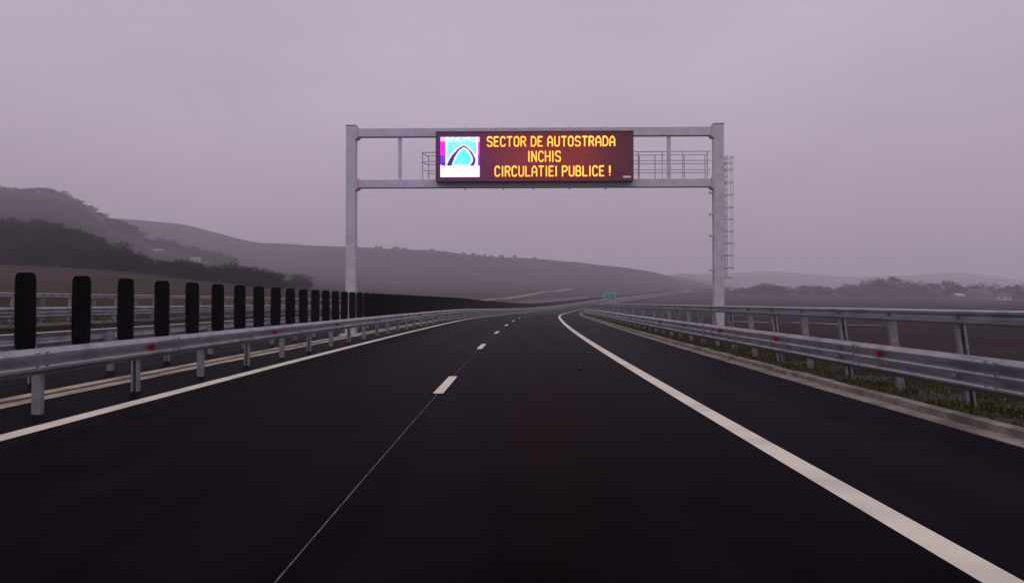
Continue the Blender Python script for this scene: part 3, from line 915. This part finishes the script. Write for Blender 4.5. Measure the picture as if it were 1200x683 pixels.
# ------------------------------------------------------------------ trees: winter crowns of many thin twigs round real limbs
def make_tree(seed, h, wd):
    rr = random.Random(seed)
    tm, cm = MB(), MB()
    tm.tube((0, 0, -.6), (rr.uniform(-.2, .2), 0, h * .42), h * .022, 7, h * .014)
    lobes = []
    for k in range(9):
        a = k * 2.4 + rr.uniform(-.4, .4); el = rr.uniform(.25, 1.25)
        L = h * rr.uniform(.28, .5)
        b0 = Vector((0, 0, h * rr.uniform(.18, .42)))
        tip = b0 + Vector((math.cos(a) * math.cos(el) * wd * .45, math.sin(a) * math.cos(el) * wd * .45, math.sin(el) * L))
        tm.tube(b0, tip, h * .009, 5, h * .003)
        lobes.append((tip, rr.uniform(.14, .22) * wd))
    for k in range(5): lobes.append((Vector((rr.uniform(-.25,.25)*wd, rr.uniform(-.25,.25)*wd, h * rr.uniform(.12,.5))), .2 * wd))
    for (c, r) in lobes:
        for q in range(170):
            dv = Vector((rr.gauss(0, 1), rr.gauss(0, 1), rr.gauss(0, .85)))
            if dv.length > 0: dv.normalize()
            p = c + dv * r * rr.random() ** .45
            if p.z > h: p.z = h - rr.random() * .1 * h
            if p.z < .05: p.z = .05
            ln = h * rr.uniform(.04, .09)
            dr = (dv + Vector((rr.uniform(-.5,.5), rr.uniform(-.5,.5), .55))).normalized() * ln
            sd_ = dr.cross(Vector((rr.uniform(-1,1), rr.uniform(-1,1), rr.uniform(-1,1)))).normalized() * (ln * .22)
            cm.add([p - sd_, p + sd_, p + dr], [(0, 1, 2)])
    return tm, cm
tree_meshes = []
for k, (h, wd) in enumerate(((12, 13), (10, 12), (9, 8), (6, 8.5), (11, 10))):
    tm, cm = make_tree(10 + k, h, wd)
    tree_meshes.append((tm.mesh('trunk', M['bark']), cm.mesh('crown', M['twig']), h, wd))
def tree(x, y, h, kind, label, group, wscale=1.0, rz=0.0, name='bare_tree', cat='tree', sink=0.2):
    tmesh, cmesh, h0, w0 = tree_meshes[kind]
    r = empty(name, (x, y, ground_z(x, y) - sink), rz)
    k = h / h0
    r.scale = (k * wscale, k * wscale, k)
    tag(r, label, cat, group)
    for nm, me in (('trunk', tmesh), ('crown', cmesh)):
        o = bpy.data.objects.new(nm, me); COL.objects.link(o); o.parent = r
    return r
rt = random.Random(21)
GR = 'bare trees round the village beyond the ploughed field'
for (px, Y, h, kind, ws, lb) in [
    (884, 640, 6.0, 3, 1.1, 'low hazy bush at the field edge just right of the gantry post'),
    (898, 620, 8.5, 1, 1.2, 'rounded hazy tree beside the small pale house, first right of the gantry post'),
    (911, 640, 7.0, 1, 1.2, 'small hazy tree behind the white house wall'),
    (945, 630, 8.5, 0, 1.0, 'broad hazy tree right of the two pale houses'),
    (962, 640, 8.0, 4, 1.2, 'hazy tree in the middle of the low tree line'),
    (996, 640, 9.0, 1, 1.4, 'dome-shaped hazy tree standing alone left of the tallest trees'),
    (1024, 600, 13.5, 0, 1.0, 'tall hazy tree at the left side of the tallest clump'),
    (1040, 590, 15.5, 4, 1.2, 'tallest hazy tree of the clump above the right guardrail'),
    (1068, 590, 13.0, 0, 1.0, 'tall rounded tree right of the tallest tree in the clump'),
    (1085, 600, 9.0, 3, 1.2, 'lower bushy tree in the gap right of the tall clump'),
    (1108, 560, 11.5, 1, 1.2, 'wide hazy tree left of the pale shed roof'),
    (1150, 590, 11.5, 0, 1.2, 'hazy tree behind the red roofed house'),
    (1185, 560, 10.5, 4, 1.1, 'hazy tree at the right edge above the red roofs'),
    (1130, 600, 9.5, 2, 1.3, 'narrow hazy tree behind the pale shed roof'),
    (1204, 540, 11.0, 0, 1.0, 'hazy tree cut by the right edge of the photo')]:
    x, y = bp(px, Y)
    tree(x, y, h * 1.12, kind, lb, GR, ws * 1.15, rt.uniform(0, 6))
for i in range(58):
    px = 862 + i * 6.1 + rt.uniform(-4, 4); Y = rt.uniform(560, 640)
    x, y = bp(px, Y)
    tree(x, y, rt.uniform(4.0, 7.5), 3, 'low bare bush in the hedge line at the far edge of the ploughed field', 'hedge bushes at the field edge', rt.uniform(1.2, 1.7), rt.uniform(0, 6), 'bush', 'bush', .4)
# wooded left slope: rows one above the other
n = 0
for (px0, px1, Y0, Y1, cnt, hh) in ((-60, 330, 146, 160, 50, 3.9), (-60, 200, 165, 190, 42, 5.2), (-60, 140, 192, 226, 42, 6.2), (120, 360, 165, 235, 46, 3.6), (-40, 90, 232, 275, 24, 6.2)):
    for i in range(cnt):
        px = px0 + (px1 - px0) * (i + rt.random()) / cnt; Y = rt.uniform(Y0, Y1)
        if Y0 == 165 and (158 < px < 200 or 220 < px < 238): continue
        x, y = bp(px, Y)
        tree(x, y, hh * rt.uniform(.65, 1.2), rt.randrange(5), 'bare dark tree in the wood on the left slope', 'bare trees of the wood on the left slope', rt.uniform(1.0, 1.5), rt.uniform(0, 6), sink=.5)
for i in range(46):
    px = 128 + i * 3.2 + rt.uniform(-3, 3); Y = rt.uniform(560, 680) - i * 1.2
    if 155 < px < 245: Y = rt.uniform(590, 680)
    x, y = bp(px, Y)
    tree(x, y, rt.uniform(7, 12), rt.randrange(5), 'hazy bare tree on the spur behind the left wood', 'hazy trees on the left spur', rt.uniform(1, 1.4), rt.uniform(0, 6), sink=.5)
for i in range(40):
    px = -30 + i * 4.4 + rt.uniform(-3, 3); Y = rt.uniform(670, 720)
    x, y = bp(px, Y)
    tree(x, y, rt.uniform(4, 7), rt.randrange(5), 'faint tree on the crest of the left hill', 'faint trees on the hill crest', rt.uniform(1.2, 1.8), rt.uniform(0, 6), sink=1.0)
for i in range(26):
    px = rt.choice([rt.uniform(440, 480), rt.uniform(500, 640), rt.uniform(505, 580)]); Y = rt.uniform(990, 1040)
    x, y = bp(px, Y)
    tree(x, y, rt.uniform(2.0, 5.0), rt.randrange(5), 'faint tree on the skyline of the middle ridge', 'faint trees on the middle ridge', rt.uniform(1, 1.5), rt.uniform(0, 6), sink=.8)
for i in range(30):
    px = rt.uniform(255, 360); Y = rt.uniform(420, 480)
    x, y = bp(px, Y)
    tree(x, y, rt.uniform(3, 5), 3, 'dark bush in the hedge below the middle ridge', 'hedge bushes below the ridge', rt.uniform(1.2, 1.8), rt.uniform(0, 6), 'bush', 'bush', .4)

# ------------------------------------------------------------------ small houses
def house(x, y, rz, L, W, H, RH, wall, roof, label, name='house', cat='house', group='small distant houses'):
    z = min(ground_z(x + a, y + b) for a in (-L/2, L/2) for b in (-W/2, W/2))
    r = empty(name, (x, y, z), rz); tag(r, label, cat, group)
    m = MB()
    m.box(-L/2, L/2, -W/2, W/2, -1, H)
    for sx_ in (-1, 1):
        m.add([(sx_*L/2, -W/2, H), (sx_*L/2, W/2, H), (sx_*L/2, 0, H + RH)], [(0, 1, 2) if sx_ > 0 else (2, 1, 0)])
    m.build('wall', M[wall], r)
    m = MB(); o = .4; t = .15
    for sg in (-1, 1):
        a, b = (-L/2 - o), (L/2 + o); e = H - o * RH / (W/2)
        vs = [(a, sg*(W/2+o), e + .02), (b, sg*(W/2+o), e + .02), (b, 0, H+RH+.02), (a, 0, H+RH+.02), (a, sg*(W/2+o), e+t), (b, sg*(W/2+o), e+t), (b, 0, H+RH+t), (a, 0, H+RH+t)]
        fs = [(3,2,1,0),(4,5,6,7),(0,1,5,4),(1,2,6,5),(3,0,4,7)]
        m.add(vs, fs if sg < 0 else [f[::-1] for f in fs])
    rf = m.build('roof', M[roof], r)
    m = MB(); m.box(L*.18, L*.18 + .6, -.9, -.3, H + RH*.4, H + RH + .7); m.build('chimney', M['grey_wall'], rf)
    for k in range(max(2, int(L / 3))):
        xx = -L/2 + L * (k + .5) / max(2, int(L / 3))
        m = MB(); m.box(xx - .45, xx + .45, -W/2 - .03, -W/2 - .003, .9, 2.1); m.build('window', M['window'], r)
    return r
HZ = [(907, 612, 0.1, 9, 7, 2.8, 2.2, 'white_wall', 'dark_roof', 'white walled house under the rounded tree right of the gantry post'),
      (932, 610, -.2, 7, 6, 2.8, 2.0, 'white_wall', 'dark_roof', 'small pale house between two hazy trees'),
      (1146, 555, .15, 16, 9, 3.2, 3.6, 'grey_wall', 'red_roof', 'wide house with a red tiled roof near the right edge'),
      (1122, 540, .5, 8, 5, 2.4, 1.4, 'grey_wall', 'pale_roof', 'small shed with a bright sheet roof left of the red roofed house'),
      (1176, 500, -.3, 7, 6, 2.6, 2.2, 'white_wall', 'red_roof', 'small white walled house in front of the red roofed house'),
      (229, 560, .1, 5.5, 5, 3.0, .6, 'white_wall', 'pale_roof', 'lone white house on the spur of the left hill'),
      (180, 560, -.1, 13, 5, 1.8, .9, 'grey_wall', 'pale_roof', 'long low shed with a bright roof among the trees of the left hill')]
for (px, Y, rz, L, W, H, RH, wa, ro, lb) in HZ:
    x, y = bp(px, Y)
    house(x, y, rz, L, W, H, RH, wa, ro, lb)

# ------------------------------------------------------------------ haze: one closed box of even air
hz_ = MB(); hz_.box(-3400, 3400, -60, 3560, -12, 190)
hm = bpy.data.materials.new('haze_air'); hm.use_nodes = True
ht_ = hm.node_tree; ht_.nodes.clear()
ho = ht_.nodes.new('ShaderNodeOutputMaterial')
pv = ht_.nodes.new('ShaderNodeVolumePrincipled')
pv.inputs['Color'].default_value = (0.93, 0.865, 1.0, 1)
pv.inputs['Density'].default_value = HAZE_DENSITY
pv.inputs['Anisotropy'].default_value = 0.0
ht_.links.new(pv.outputs[0], ho.inputs['Volume'])
haze = hz_.build('haze', hm)
haze['kind'] = 'stuff'
